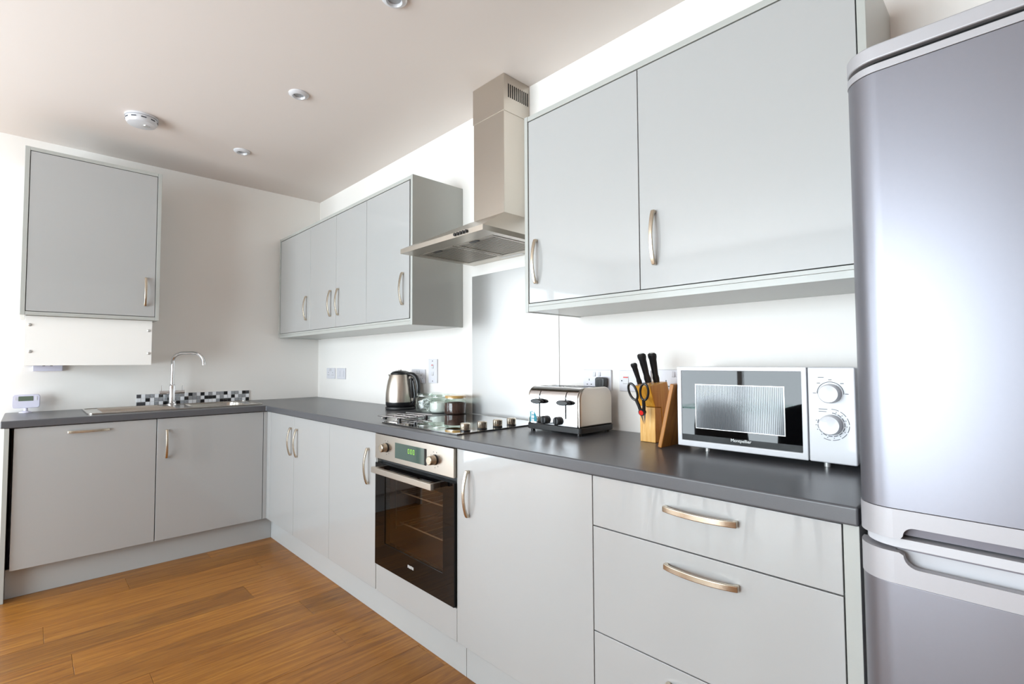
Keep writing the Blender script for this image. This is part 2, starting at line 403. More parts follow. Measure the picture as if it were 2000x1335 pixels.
t = unit('base_cabinet', 2.698, 3.325, YD+DT+0.001, -0.02, 0.152, 0.868, 'single-door grey base cabinet right of the oven', 'cabinet', 'grey base cabinets')
d = obj('door', bx(2.6965, 3.3265, YD, YD+DT, ZB, ZT), M_door, t, 0.0012); handle(d, (2.764, YD, 0.712), (0,0,1), OY)
t = unit('drawer_cabinet', 3.331, 3.943, YD+DT+0.001, -0.02, 0.152, 0.868, 'grey three-drawer base cabinet next to the fridge', 'drawers')
for a, b, hz in ((0.7275, 0.868, 0.822), (0.4325, 0.7245, 0.678), (0.150, 0.4295, 0.384)):
    d = obj('drawer', bx(3.3295, 3.9435, YD, YD+DT, a, b), M_door, t, 0.0012); handle(d, (3.648, YD, hz), (1,0,0), OY, 0.186, 0.015)
tag(obj('end_panel', bx(3.9465, 3.974, -0.600, -0.002, 0.148, 0.871), M_panel, None, 0.001), 'slim pale grey end panel between drawers and fridge', 'panel')

# ------------------------------------------------------------------ worktop (one L with cut-outs)
WZ0, WZ1 = 0.872, 0.910
FX, FY = 0.613, -0.613
sx0, sx1, sy_0, sy_1 = 0.085, 0.515, -1.53, -0.595          # sink
bowl = (0.12, 0.46, -1.00, -0.68)
bm = prism(B(), [(0.0005,-0.0005),(0.0005,-1.872),(FX,-1.872),(FX,FY),(3.976,FY),(3.976,-0.0005)], 'z', WZ0, WZ1)
wt = obj('worktop', bm, M_top, None, 0, smooth=0)
cut = obj('cut_tmp', bx(bowl[0]-0.004, bowl[1]+0.004, bowl[2]-0.004, bowl[3]+0.004, 0.80, 1.0), M_top, None, 0, smooth=0)
md = wt.modifiers.new('hole', 'BOOLEAN'); md.object = cut; md.operation = 'DIFFERENCE'; md.solver = 'EXACT'
dg = bpy.context.evaluated_depsgraph_get(); nm = bpy.data.meshes.new_from_object(wt.evaluated_get(dg)); wt.modifiers.clear()
old = wt.data; wt.data = nm; bpy.data.meshes.remove(old); nm.name = 'worktop'
cm = cut.data; bpy.data.objects.remove(cut); bpy.data.meshes.remove(cm)
bv = wt.modifiers.new('bevel', 'BEVEL'); bv.width = 0.005; bv.segments = 3; bv.limit_method = 'ANGLE'
for p in nm.polygons: p.use_smooth = True
bv.harden_normals = True
tag(wt, 'L-shaped dark grey laminate worktop over the base cabinets', 'worktop')

# ------------------------------------------------------------------ sink and tap
t = thing('kitchen_sink', (0.3, -1.06, WZ1), 'stainless steel inset sink with drainer left of the bowl', 'sink')
bm = ringprism(B(), rrect(sx0, sx1, sy_0, sy_1, 0.03), rrect(bowl[0]+0.002, bowl[1]-0.002, bowl[2]+0.002, bowl[3]-0.002, 0.028), 'z', WZ1+0.0003, WZ1+0.005)
obj('rim', bm, M_sink, t, 0.0015)
bm = B()
o0 = rrect(bowl[0], bowl[1], bowl[2], bowl[3], 0.05); i0 = rrect(bowl[0]+0.02, bowl[1]-0.02, bowl[2]+0.02, bowl[3]-0.02, 0.05)
A = [bm.verts.new((p[0], p[1], WZ1+0.002)) for p in o0]; Q = [bm.verts.new((p[0], p[1], WZ1-0.15)) for p in i0]
for k in range(len(A)): bm.faces.new((A[k], A[(k+1)%len(A)], Q[(k+1)%len(A)], Q[k]))
bm.faces.new(Q)
obj('bowl', bm, M_sink, t)
bm = B()
for k in range(8): 
    tube(bm, [(0.14+k*0.042, -1.46, WZ1+0.0055), (0.14+k*0.042, -1.10 if k > 2 else -1.15, WZ1+0.0055)], 0.004, 8)
obj('drainer_ridges', bm, M_sink, t)
obj('raised_edge', ringprism(B(), rrect(sx0, sx1, sy_0, sy_1, 0.03), rrect(sx0+0.008, sx1-0.008, sy_0+0.008, sy_1-0.008, 0.025), 'z', WZ1+0.005, WZ1+0.008), M_sink, t, 0.001)
cyl(bm := B(), (0.29, -0.84, WZ1-0.1495), (0,0,1), 0.035, 0.004); obj('drain', bm, M_chrome, t)

TX, TY = 0.112, -1.063
t = thing('mixer_tap', (TX, TY, WZ1+0.005), 'tall chrome swan-neck mixer tap with two lever handles', 'tap')
z0 = WZ1+0.0052
obj('base', lathe(B(), [(0,0),(0.028,0),(0.028,0.006),(0.019,0.012),(0.019,0.13),(0.016,0.14),(0,0.14)], (TX,TY,z0)), M_chrome, t)
sp = [(TX,TY,z0+0.12),(TX,TY,z0+0.30)]
dx, dy = 0.13, 0.15
for k in range(1, 9):
    a = PI/2*k/8; f = 0.36*(1-math.cos(a)); sp.append((TX+dx*f, TY+dy*f, z0+0.30+0.055*math.sin(a)))
sp.append((TX+dx*0.66, TY+dy*0.66, z0+0.356))
for k in range(1, 9):
    a = PI/2*k/8; f = 0.66+0.38*math.sin(a); sp.append((TX+dx*f, TY+dy*f, z0+0.286+0.070*math.cos(a)))
sp.append((TX+dx*1.045, TY+dy*1.045, z0+0.272))
obj('spout', tube(B(), sp, 0.0115, 14), M_chrome, t)
for s in (-1, 1):
    v = obj('valve', tube(B(), [(TX, TY+s*0.015, z0+0.085), (TX, TY+s*0.072, z0+0.085)], 0.0125, 14), M_chrome, t)
    obj('lever', tube(B(), [(TX, TY+s*0.060, z0+0.09), (TX, TY+s*0.060, z0+0.132)], 0.003, 8), M_chrome, v)

# ------------------------------------------------------------------ mosaic upstand
t = thing('mosaic_upstand', (0.0, -0.895, WZ1), 'low strip of black white and grey mosaic tiles behind the tap', 'tiles')
ty0, pitch = -1.2475, 0.02515
obj('grout_bed', bx(0.0004, 0.004, ty0, ty0+28*pitch, WZ1+0.0005, WZ1+0.079), M_grout, t)
rows = ['DWGGWBGGGGGWBGWBWGWGGBWGGWBD', 'WWBWGGGBGGWBGGGWBBBWGWWBWGGW', 'DDWWGWBBWBGGWWGBWWWGBBBWGGWB']
TM = {'D': M_td, 'W': M_tw, 'G': M_tg, 'B': M_tb}; tm = {}
for r, row in enumerate(rows):
    for c, ch in enumerate(row):
        if ch not in tm:
            o = obj('tile', bx(-0.0025, 0.0025, -0.0115, 0.0115, -0.0118, 0.0118), TM[ch], t, 0, local=True, smooth=0); tm[ch] = o.data
        else:
            o = bpy.data.objects.new('tile', tm[ch]); C.objects.link(o); o.parent = t
        o.location = (0.0064, ty0 + (c+0.5)*pitch + 0.895, 0.0135 + (2-r)*0.0262)

# ------------------------------------------------------------------ boiler cupboard on the left wall
bx1, by0, by1, bz0, bz1 = 0.441, -1.819, -1.198, 1.466, 2.394
t = thing('wall_cabinet', (0.2, (by0+by1)/2, bz0), 'tall grey gloss boiler cupboard on the left wall above the sink', 'cabinet', 'grey wall cabinets')
pt = 0.020
obj('side_panel', bx(0.001, bx1, by0, by0+pt, bz0, bz1), M_panel, t, 0.001)
obj('side_panel', bx(0.001, bx1, by1-pt, by1, bz0, bz1), M_panel, t, 0.001)
obj('top_panel', bx(0.001, bx1-0.0005, by0+pt+0.0005, by1-pt-0.0005, bz1-pt, bz1-0.0005), M_panel, t, 0.001)
obj('bottom_panel', bx(0.001, bx1-0.0005, by0+pt+0.0005, by1-pt-0.0005, bz0+0.0005, bz0+pt), M_panel, t, 0.001)
obj('body', bx(0.001, bx1-0.045, by0+pt+0.0008, by1-pt-0.0008, bz0+pt+0.001, bz1-pt-0.001), M_carc, t)
d = obj('door', bx(bx1-0.022, bx1-0.002, by0+pt+0.003, by1-pt-0.003, bz0+pt+0.003, bz1-pt-0.003), M_door, t, 0.0012)
handle(d, (bx1-0.002, -1.270, 1.640), (0,0,1), OX, 0.178)
t = thing('boiler_cover', (0.2, -1.51, 1.19), 'white boxed pipe cover with corner screws below the boiler cupboard', 'cover')
bm = B(); box(bm, 0.388, 0.402, -1.797, -1.226, 1.190, 1.4645); box(bm, 0.001, 0.388, -1.797, -1.785, 1.190, 1.4645); box(bm, 0.001, 0.388, -1.238, -1.226, 1.190, 1.4645)
obj('panel', bm, M_whiteb, t, 0.001)
for yy, zz in ((-1.778, 1.415), (-1.243, 1.403), (-1.774, 1.268), (-1.241, 1.262)):
    obj('screw', lathe(B(), [(0,0),(0.0085,0),(0.0085,0.003),(0.005,0.006),(0,0.0065)], (0.402, yy, zz), (1,0,0), 16), M_cap, t)

# ------------------------------------------------------------------ wall units, cooker wall
UF = -0.338     # front of surround
UZ0, UZ1 = 1.395, 2.195
def surround(x0, x1, label, ends):
    t = thing('cabinet_surround', ((x0+x1)/2, UF/2, UZ0), label, 'panels', 'surround panels framing the wall cabinets')
    obj('top_panel', bx(x0, x1, UF, -0.001, UZ1-0.020, UZ1), M_panel, t, 0.001)
    obj('bottom_panel', bx(x0, x1, UF, -0.001, UZ0+0.002, UZ0+0.022), M_panel, t, 0.001)
    obj('light_rail', bx(x0, x1, UF, UF+0.018, UZ0+0.0225, UZ0+0.034), M_panel, t, 0.0005)
    for a, b in ends: obj('end_panel', bx(a, b, UF-0.001, -0.001, UZ0, UZ1+0.001), M_panel, t, 0.001)
    return t
def wall_unit(x0, x1, label, doors):
    t = thing('wall_cabinet', ((x0+x1)/2, UF/2, UZ0+0.0345), label, 'cabinet', 'grey wall cabinets')
    obj('body', bx(x0+0.001, x1-0.001, UF+0.024, -0.001, UZ0+0.0355, UZ1-0.021), M_carc, t)
    for a, b, hx in doors:
        d = obj('door', bx(a, b, UF+0.002, UF+0.020, UZ0+0.037, UZ1-0.023), M_door, t, 0.0012)
        handle(d, (hx, UF+0.002, 1.594), (0,0,1), OY, 0.178)
surround(0.054, 1.960, 'grey panels framing the wall cabinets left of the cooker hood', [(0.034, 0.0535), (1.9605, 1.979)])
wall_unit(0.056, 0.640, 'single-door grey wall cabinet nearest the room corner', [(0.058, 0.6405, 0.585)])
wall_unit(0.642, 1.474, 'double-door grey wall cabinet with paired handles', [(0.6425, 1.061, 0.990), (1.0635, 1.4725, 1.106)])
wall_unit(1.476, 1.956, 'single-door grey wall cabinet just left of the cooker hood', [(1.4755, 1.944, 1.886)])
surround(2.8265, 3.949, 'grey panels framing the large wall cabinets right of the cooker hood', [(2.808, 2.826), (3.9495, 3.968)])
wall_unit(2.829, 3.3345, 'grey gloss wall cabinet directly right of the cooker hood', [(2.829, 3.3335, 2.870)])
wall_unit(3.3365, 3.947, 'widest grey gloss wall cabinet above the microwave', [(3.3365, 3.9465, 3.391)])

# ------------------------------------------------------------------ splashback
tag(obj('splashback', bx(2.066, 2.698, -0.005, -0.0005, WZ1+0.003, 1.674), M_steelh, None, 0.0008), 'brushed stainless steel splashback panel behind the hob', 'splashback')

# ------------------------------------------------------------------ cooker hood
hx0, hx1, hyf, hz = 2.076, 2.698, -0.470, 1.733
t = thing('cooker_hood', (2.39, -0.2, hz), 'stainless steel chimney cooker hood over the hob', 'cooker hood')
bm = B()
lo = [(hx0,hyf),(hx1,hyf),(hx1,-0.002),(hx0,-0.002)]
cxa, cxb, cyf, czb = 2.270, 2.532, -0.190, 1.900
L1 = [bm.verts.new((x,y,hz)) for x,y in lo]; L2 = [bm.verts.new((x,y,hz+0.022)) for x,y in lo]
L3 = [bm.verts.new((x,y,czb)) for x,y in ((cxa,cyf),(cxb,cyf),(cxb,-0.002),(cxa,-0.002))]
inn = [bm.verts.new((x,y,hz)) for x,y in ((hx0+0.035,hyf+0.085),(hx1-0.035,hyf+0.085),(hx1-0.035,-0.065),(hx0+0.035,-0.065))]
inu = [bm.verts.new((v.co.x, v.co.y, hz+0.012)) for v in inn]
for k in range(4):
    j = (k+1)%4
    bm.faces.new((L1[k],L1[j],L2[j],L2[k])); bm.faces.new((L2[k],L2[j],L3[j],L3[k])); bm.faces.new((L1[k],inn[k],inn[j],L1[j])); bm.faces.new((inn[k],inu[k],inu[j],inn[j]))
bm.faces.new(inu); bm.faces.new(L3)
obj('canopy', bm, M_steel, t, smooth=20)
for a, b in ((hx0+0.038, 2.384), (2.390, hx1-0.038)):
    f = obj('grease_filter', ringprism(B(), rect(a, b, hyf+0.088, -0.068), rect(a+0.016, b-0.016, hyf+0.104, -0.084), 'z', hz-0.0015, hz+0.008), M_alu, t)
    obj('filter_back', bx(a+0.016, b-0.016, hyf+0.104, -0.084, hz+0.006, hz+0.009), M_aludark, f)
    bm = B(); n = 17; ya, yb = hyf+0.108, -0.088
    for k in range(n):
        yy = ya + (yb-ya)*(k+0.5)/n; box(bm, a+0.016, b-0.016, yy-0.0042, yy+0.0042, hz+0.0005, hz+0.006)
    obj('filter_slats', bm, M_alu, f)
    obj('filter_latch', bx((a+b)/2-0.03, (a+b)/2+0.03, hyf+0.094, hyf+0.108, hz-0.004, hz-0.0016), M_blackp, f, 0.001)
for k in range(5):
    cyl(bm := B(), (2.517+k*0.0195, hyf-0.0002, hz+0.0125), (0,-1,0), 0.0075, 0.006, 14); obj('button', bm, M_blackp, t)
obj('lamp_strip', bx(2.34, 2.50, -0.050, -0.022, hz-0.002, hz-0.0002), M_steelh, t, 0.0005)
obj('flue_lower', bx(2.289, 2.513, -0.176, -0.002, czb-0.03, 2.41), M_steel, t, 0.0015)
obj('flue_upper', bx(2.286, 2.516, -0.179, -0.002, 2.400, H-0.0005), M_steel, t, 0.0015)
for k in range(11):
    yy = -0.150 + k*0.0132
    obj('vent_slot', bx(2.5155, 2.5168, yy, yy+0.0062, 2.472, 2.538), M_black, t, smooth=0)

# ------------------------------------------------------------------ hob
t = thing('ceramic_hob', (2.36, -0.3, WZ1), 'black glass hob with four steel knobs set into the worktop', 'hob')
obj('glass_top', prism(B(), rrect(2.070, 2.652, -0.565, -0.052, 0.006, 3), 'z', WZ1+0.0004, WZ1+0.006), M_hob, t, 0.001)
for yy in (-0.488, -0.397, -0.309, -0.226):
    k = obj('knob', lathe(B(), [(0,0.004),(0.019,0.004),(0.0205,0.008),(0.0205,0.029),(0.018,0.032),(0,0.032)], (2.607, yy, WZ1+0.006), seg=24), M_nick, t)
    obj('knob_collar', lathe(B(), [(0,0),(0.021,0),(0.021,0.004),(0,0.004)], (2.607, yy, WZ1+0.006), seg=24), M_blackp, k)
# wire trivet
t = thing('wire_trivet', (2.03, -0.41, WZ1), 'small chrome wire trivet with black feet lying left of the hob glass', 'trivet')
t.rotation_euler = (0, 0, math.radians(8))
for k in range(4):
    yy = -0.09 + k*0.06
    obj('bar', tube(B(), [(-0.10, yy, 0.0215), (0.10, yy, 0.0215)], 0.0032, 8), M_chrome, t, local=True)
for xx in (-0.05, 0.06):
    obj('cross_bar', tube(B(), [(xx, -0.105, 0.0155), (xx, 0.105, 0.0155)], 0.003, 8), M_chrome, t, local=True)
for xx in (-0.05, 0.06):
    for yy in (-0.085, 0.085):
        cyl(bm := B(), (xx, yy, 0.0062), (0,0,1), 0.009, 0.011, 12); obj('rubber_foot', bm, M_blackp, t, local=True)

# ------------------------------------------------------------------ built-in oven
ox0, ox1 = 2.0935, 2.6885
t = thing('built_in_oven', (2.39, -0.3, 0.272), 'built-in electric oven with black glass door and steel control panel', 'oven')
obj('control_panel', bx(ox0, ox1, -0.610, -0.585, 0.757, 0.869), M_steel, t, 0.0015)
dsp = obj('display', bx(2.270, 2.496, -0.6125, -0.6101, 0.779, 0.846), M_odisp, t, 0.0008)
SEG = {'0': 'abcdef', '1': 'bc', '8': 'abcdefg'}
bm = B()
for i, ch in enumerate('000'):
    xo = 2.375 + i*0.019; zo = 0.811; W2, H2, th = 0.012, 0.020, 0.0024
    segs = {'a': (0,W2,H2-th,H2), 'd': (0,W2,0,th), 'g': (0,W2,H2/2-th/2,H2/2+th/2), 'b': (W2-th,W2,H2/2,H2), 'c': (W2-th,W2,0,H2/2), 'f': (0,th,H2/2,H2), 'e': (0,th,0,H2/2)}
    for s in SEG[ch]:
        a = segs[s]; box(bm, xo+a[0], xo+a[1], -0.6131, -0.6126, zo+a[2], zo+a[3])
obj('clock_digits', bm, M_digit, dsp, smooth=0)
obj('side_strip', bx(2.496, 2.508, -0.6122, -0.6101, 0.779, 0.846), M_blackg, t)
for kx, kz in ((2.195, 0.815), (2.568, 0.811)):
    k = obj('knob', lathe(B(), [(0,0.004),(0.0185,0.004),(0.0195,0.007),(0.0175,0.030),(0.015,0.032),(0,0.032)], (kx, -0.610, kz), (0,-1,0), 24), M_nick, t)
    obj('knob_collar', lathe(B(), [(0,0),(0.021,0),(0.021,0.004),(0,0.004)], (kx, -0.610, kz), (0,-1,0), 24), M_blackp, k)
    bm = B()
    for q in range(7):
        a = math.radians(-60 + q*40); rr = 0.031
        box(bm, kx+rr*math.sin(a)-0.0012, kx+rr*math.sin(a)+0.0012, -0.6106, -0.6101, kz+rr*math.cos(a)-0.002, kz+rr*math.cos(a)+0.002)
    obj('dial_marks', bm, M_print, t, smooth=0)
# cavity
bm = B(); box(bm, ox0+0.03, ox1-0.03, -0.578, -0.08, 0.33, 0.72)
fr = [f for f in bm.faces if abs(f.calc_center_median().y + 0.578) < 1e-4]; bmesh.ops.delete(bm, geom=fr, context='FACES_ONLY')
cav = obj('cavity', bm, M_cav, t, smooth=0)
bm = B()
box(bm, ox0+0.002, ox0+0.0295, -0.578, -0.06, 0.273, 0.756); box(bm, ox1-0.0295, ox1-0.002, -0.578, -0.06, 0.273, 0.756)
box(bm, ox0+0.0295, ox1-0.0295, -0.578, -0.06, 0.273, 0.3295); box(bm, ox0+0.0295, ox1-0.0295, -0.578, -0.06, 0.7205, 0.756)
obj('body', bm, M_blackm, t, smooth=0)
for zz in (0.445, 0.588):
    bm = B()
    tube(bm, [(ox0+0.04,-0.50,zz),(ox1-0.04,-0.50,zz)], 0.0035, 8); tube(bm, [(ox0+0.04,-0.12,zz),(ox1-0.04,-0.12,zz)], 0.0035, 8)
    for k in range(9):
        xx = ox0+0.05+k*(ox1-ox0-0.10)/8; tube(bm, [(xx,-0.50,zz),(xx,-0.12,zz)], 0.002, 6)
    obj('rack', bm, M_rack, t)
bm = B()
for zz in (0.43, 0.50, 0.575, 0.64): tube(bm, [(ox0+0.036,-0.52,zz),(ox0+0.036,-0.12,zz)], 0.003, 6); tube(bm, [(ox1-0.036,-0.52,zz),(ox1-0.036,-0.12,zz)], 0.003, 6)
for yy in (-0.52,-0.12):
    tube(bm, [(ox0+0.036,yy,0.42),(ox0+0.036,yy,0.65)], 0.003, 6); tube(bm, [(ox1-0.036,yy,0.42),(ox1-0.036,yy,0.65)], 0.003, 6)
obj('rack_guide', bm, M_rack, t)
dr = obj('door', ringprism(B(), rect(ox0, ox1, 0.276, 0.737), rect(2.180, 2.618, 0.385, 0.690), 'y', -0.609, -0.582), M_blackg, t, 0.001)
obj('door_window', bx(2.180, 2.618, -0.6065, -0.6035, 0.385, 0.690), M_oglass, dr)
hd = obj('handle', bx(2.150, 2.612, -0.662, -0.646, 0.706, 0.731), M_steel, dr, 0.0015)
for xa in (2.160, 2.590): obj('handle_bracket', bx(xa, xa+0.014, -0.646, -0.609, 0.708, 0.729), M_steel, hd, 0.001)
bm = B(); zz = 0.335; xx = 2.372
for k in range(4):       # small maker's mark strokes
    a = xx + k*0.0115
    box(bm, a, a+0.0024, -0.6096, -0.6091, zz, zz+0.012); box(bm, a+0.006, a+0.0082, -0.6096, -0.6091, zz, zz+0.012)
    box(bm, a, a+0.0082, -0.6096, -0.6091, zz+(0.0 if k%2 else 0.0098), zz+(0.0022 if k%2 else 0.012)); 
    if k != 2: box(bm, a, a+0.0082, -0.6096, -0.6091, zz+0.005, zz+0.007)
obj('maker_mark', bm, M_letter, dr, smooth=0)

# ------------------------------------------------------------------ kettle
KX, KY = 1.508, -0.118
t = thing('electric_kettle', (KX, KY, WZ1), 'brushed steel electric kettle with black handle and lid', 'kettle')
z = WZ1
obj('power_base', lathe(B(), [(0,0.0005),(0.088,0.0005),(0.092,0.006),(0.090,0.016),(0.070,0.019),(0,0.019)], (KX,KY,z), seg=36), M_blackm, t)
obj('lower_band', lathe(B(), [(0,0.0195),(0.084,0.0195),(0.089,0.026),(0.090,0.046),(0,0.046)], (KX,KY,z), seg=36), M_blackp, t)
obj('body', lathe(B(), [(0,0.0465),(0.090,0.0465),(0.0905,0.060),(0.089,0.10),(0.084,0.14),(0.077,0.175),(0.069,0.203),(0.066,0.212),(0.063,0.214),(0,0.214)], (KX,KY,z), seg=40), M_steel, t)
obj('lid', lathe(B(), [(0,0.2145),(0.062,0.2145),(0.061,0.220),(0.050,0.230),(0.030,0.236),(0.012,0.238),(0,0.238)], (KX,KY,z), seg=32), M_blackp, t)
obj('lid_knob', lathe(B(), [(0,0.2375),(0.014,0.2375),(0.012,0.243),(0,0.244)], (KX,KY,z), seg=20), M_chrome, t)
hv = Vector((0.80, 0.26, 0)).normalized()
bm = B(); sv = -hv
sp = [(0.052,0.206),(0.078,0.214),(0.092,0.216)]
L = []
tipw = 0.012
v = [bm.verts.new(Vector((KX,KY,z)) + q) for q in (sv*0.058 + Vector((-sv.y,sv.x,0))*0.030 + Vector((0,0,0.213)), sv*0.058 - Vector((-sv.y,sv.x,0))*0.030 + Vector((0,0,0.213)), sv*0.096 - Vector((-sv.y,sv.x,0))*tipw*0.5 + Vector((0,0,0.2135)), sv*0.096 + Vector((-sv.y,sv.x,0))*tipw*0.5 + Vector((0,0,0.2135)), sv*0.074 + Vector((0,0,0.160)))]
bm.faces.new((v[0],v[1],v[2],v[3])); bm.faces.new((v[0],v[3],v[4])); bm.faces.new((v[3],v[2],v[4])); bm.faces.new((v[2],v[1],v[4])); bm.faces.new((v[0],v[4],v[1]))
obj('spout', bm, M_steel, t, 0.0015)
hp = [(0.052,0.214),(0.075,0.216),(0.100,0.212),(0.120,0.198),(0.134,0.170),(0.139,0.135),(0.136,0.100),(0.131,0.075)]
hp2 = [tuple(Vector((KX,KY,z)) + hv*a + Vector((0,0,b))) for a, b in hp]
obj('handle', tube(B(), hp2, 0.012, 12, radii=[0.011,0.013,0.014,0.0145,0.0145,0.014,0.013,0.009]), M_blackp, t)
hp = [(0.080,0.190),(0.098,0.170),(0.106,0.130),(0.112,0.090),(0.106,0.055),(0.090,0.036)]
obj('handle_spine', tube(B(), [tuple(Vector((KX,KY,z)) + hv*a + Vector((0,0,b))) for a, b in hp], 0.007, 10), M_blackp, t)
hp = [(0.086,0.19),(0.088,0.15),(0.091,0.10),(0.0925,0.07)]
obj('water_gauge', tube(B(), [tuple(Vector((KX,KY,z)) + hv*a + Vector((0,0,b))) for a, b in hp], 0.012, 10), M_blackp, t)

# ------------------------------------------------------------------ storage jars
def jar(x, y, r, h, label, lidmat):
    t = thing('storage_jar', (x, y, WZ1), label, 'jar', 'glass storage jars by the kettle')
    obj('glass', lathe(B(), [(0,0.0005),(r*0.86,0.0005),(r,0.010),(r,h*0.62),(r*0.93,h*0.74),(r*0.80,h*0.80),(r*0.80,h*0.86)], (x,y,WZ1), seg=32), M_glass, t)
    l = obj('lid', lathe(B(), [(r*0.80,h*0.862),(r*0.92,h*0.862),(r*0.93,h*0.97),(r*0.86,h),(0,h)], (x,y,WZ1), seg=32), lidmat, t)
    obj('seal', lathe(B(), [(r*0.82,h*0.838),(r*0.90,h*0.838),(r*0.90,h*0.860),(r*0.82,h*0.860),(r*0.82,h*0.838)], (x,y,WZ1), seg=32), M_cap, t)
    return t
jar(1.738, -0.085, 0.060, 0.108, 'clear glass jar of crumpled white sachets beside the kettle', M_glass)
jar(1.874, -0.085, 0.058, 0.107, 'clear glass jar of white sugar between two other jars', M_glass)
jar(2.018, -0.085, 0.062, 0.106, 'glass jar of brown coffee with amber lid beside splashback', M_amber)
def fill(name, x, y, r, h, m, label, cat):
    pr = [(0,0.004),(r*0.84,0.004),(r*0.975,0.012),(r*0.975,h*0.94),(r*0.6,h),(0,h*1.02)]
    tag(obj(name, lathe(B(), pr, (x,y,WZ1), seg=28), m), label, cat, kind='stuff')
fill('sugar', 1.874, -0.085, 0.0575, 0.062, M_sugar, 'white sugar filling the middle glass jar', 'sugar')
fill('coffee', 2.018, -0.085, 0.0615, 0.068, M_coffee, 'dark brown coffee granules in the amber-lidded jar', 'coffee')
sm = None
for k in range(9):
    if sm is None:
        bm = bx(-0.022, 0.022, -0.016, 0.016, -0.002, 0.002); bmesh.ops.subdivide_edges(bm, edges=bm.edges[:], cuts=3, use_grid_fill=True)
        for v in bm.verts: v.co.z += 0.004*math.sin(v.co.x*150+v.co.y*210)
        o = obj('paper_sachet', bm, M_paper); sm = o.data
    else:
        o = bpy.data.objects.new('paper_sachet', sm); C.objects.link(o)
    a = k*2.4
    o.location = (1.738+0.024*math.cos(a), -0.085+0.024*math.sin(a), WZ1+0.018+k*0.0062); o.rotation_euler = (random.uniform(-.9,.9), random.uniform(-.9,.9), a)
    tag(o, 'crumpled white paper sachet inside the leftmost glass jar', 'sachet', 'sachets in the leftmost jar')

# ------------------------------------------------------------------ toaster
tx0, tx1, tya, tyb = 2.748, 3.022, -0.262, -0.052
t = thing('toaster', (2.885, -0.157, WZ1), 'polished chrome four-slice toaster with black base', 'toaster')
obj('base', prism(B(), rrect(tx0-0.006, tx1+0.006, tya-0.006, tyb+0.006, 0.018), 'z', WZ1+0.010, WZ1+0.032), M_blackm, t, 0.002)
for xx in (tx0+0.015, tx1-0.015):
    for yy in (tya+0.012, tyb-0.015):
        cyl(bm := B(), (xx, yy, WZ1+0.0005), (0,0,1), 0.009, 0.0095, 14); obj('foot', bm, M_blackp, t)
# shell: profile in y-z with rounded shoulders
def shoulder(ya, yb, z0, z1, r, n=10):
    pts = [(ya, z0)]
    for k in range(n+1):
        a = PI - PI/2*k/n; pts.append((ya+r+r*math.cos(a), z1-r+r*math.sin(a)))
    for k in range(n+1):
        a = PI/2 - PI/2*k/n; pts.append((yb-r+r*math.cos(a), z1-r+r*math.sin(a)))
    pts.append((yb, z0)); return pts
zt = 1.094
obj('shell', prism(B(), shoulder(tya, tyb, WZ1+0.0325, zt, 0.045), 'x', tx0+0.004, tx1-0.014), M_chrome, t, 0.002)
obj('end_cap', prism(B(), shoulder(tya-0.001, tyb+0.001, WZ1+0.0325, zt+0.001, 0.046), 'x', tx1-0.0139, tx1), M_steel, t, 0.011, segs=4)
obj('end_cap', prism(B(), shoulder(tya-0.001, tyb+0.001, WZ1+0.0325, zt+0.001, 0.046), 'x', tx0, tx0+0.0039), M_steel, t, 0.0015)
for yy in (-0.205, -0.135):
    for xa in (tx0+0.02, 2.890):
        obj('bread_slot', bx(xa, xa+0.108, yy, yy+0.026, zt-0.001, zt+0.0006), M_black, t, smooth=0)
for lx in (2.812, 2.951):
    obj('lever_slot', bx(lx-0.0030, lx+0.0030, tya-0.0008, tya+0.0008, 0.972, 1.050), M_black, t, smooth=0)
    tube(bm := B(), [(lx, tya+0.0005, 1.050), (lx, tya+0.0025, 1.062), (lx, tya+0.010, 1.076)], 0.0026, 6); obj('lever_slot', bm, M_black, t)
    l = obj('lever', prism(B(), [(lx+0.030*math.cos(a), 1.036+0.0105*math.sin(a)) for a in [2*PI*k/20 for k in range(20)]], 'y', tya-0.026, tya-0.006), M_blackp, t, 0.003)
    obj('lever_stem', bx(lx-0.004, lx+0.004, tya-0.0062, tya+0.0, 1.033, 1.039), M_blackp, l)
for kx in (2.845, 2.912):
    k = obj('browning_knob', lathe(B(), [(0,0),(0.017,0),(0.0165,0.014),(0.013,0.017),(0,0.0175)], (kx, tya-0.0005, 0.962), (0,-1,0), 22), M_blackp, t)
    obj('knob_grip', bx(kx-0.0022, kx+0.0022, tya-0.021, tya-0.0175, 0.949, 0.975), M_blackm, k, 0.0008)
st = obj('sticker', prism(B(), [(2.757,0.948),(2.757,0.990),(2.768,0.993),(2.782,0.990),(2.792,0.978),(2.796,0.962),(2.794,0.950)], 'y', tya-0.0006, tya-0.0001), M_teal, t, smooth=0)
for zz in (0.984, 0.969, 0.955):
    cyl(bm := B(), (2.775, tya-0.0006, zz), (0,-1,0), 0.0062, 0.0003, 16); obj('sticker_dot', bm, M_cap, st)
obj('sticker_stripe', bx(2.7645, 2.767, tya-0.0009, tya-0.0006, 0.949, 0.991), M_stick, st, smooth=0)

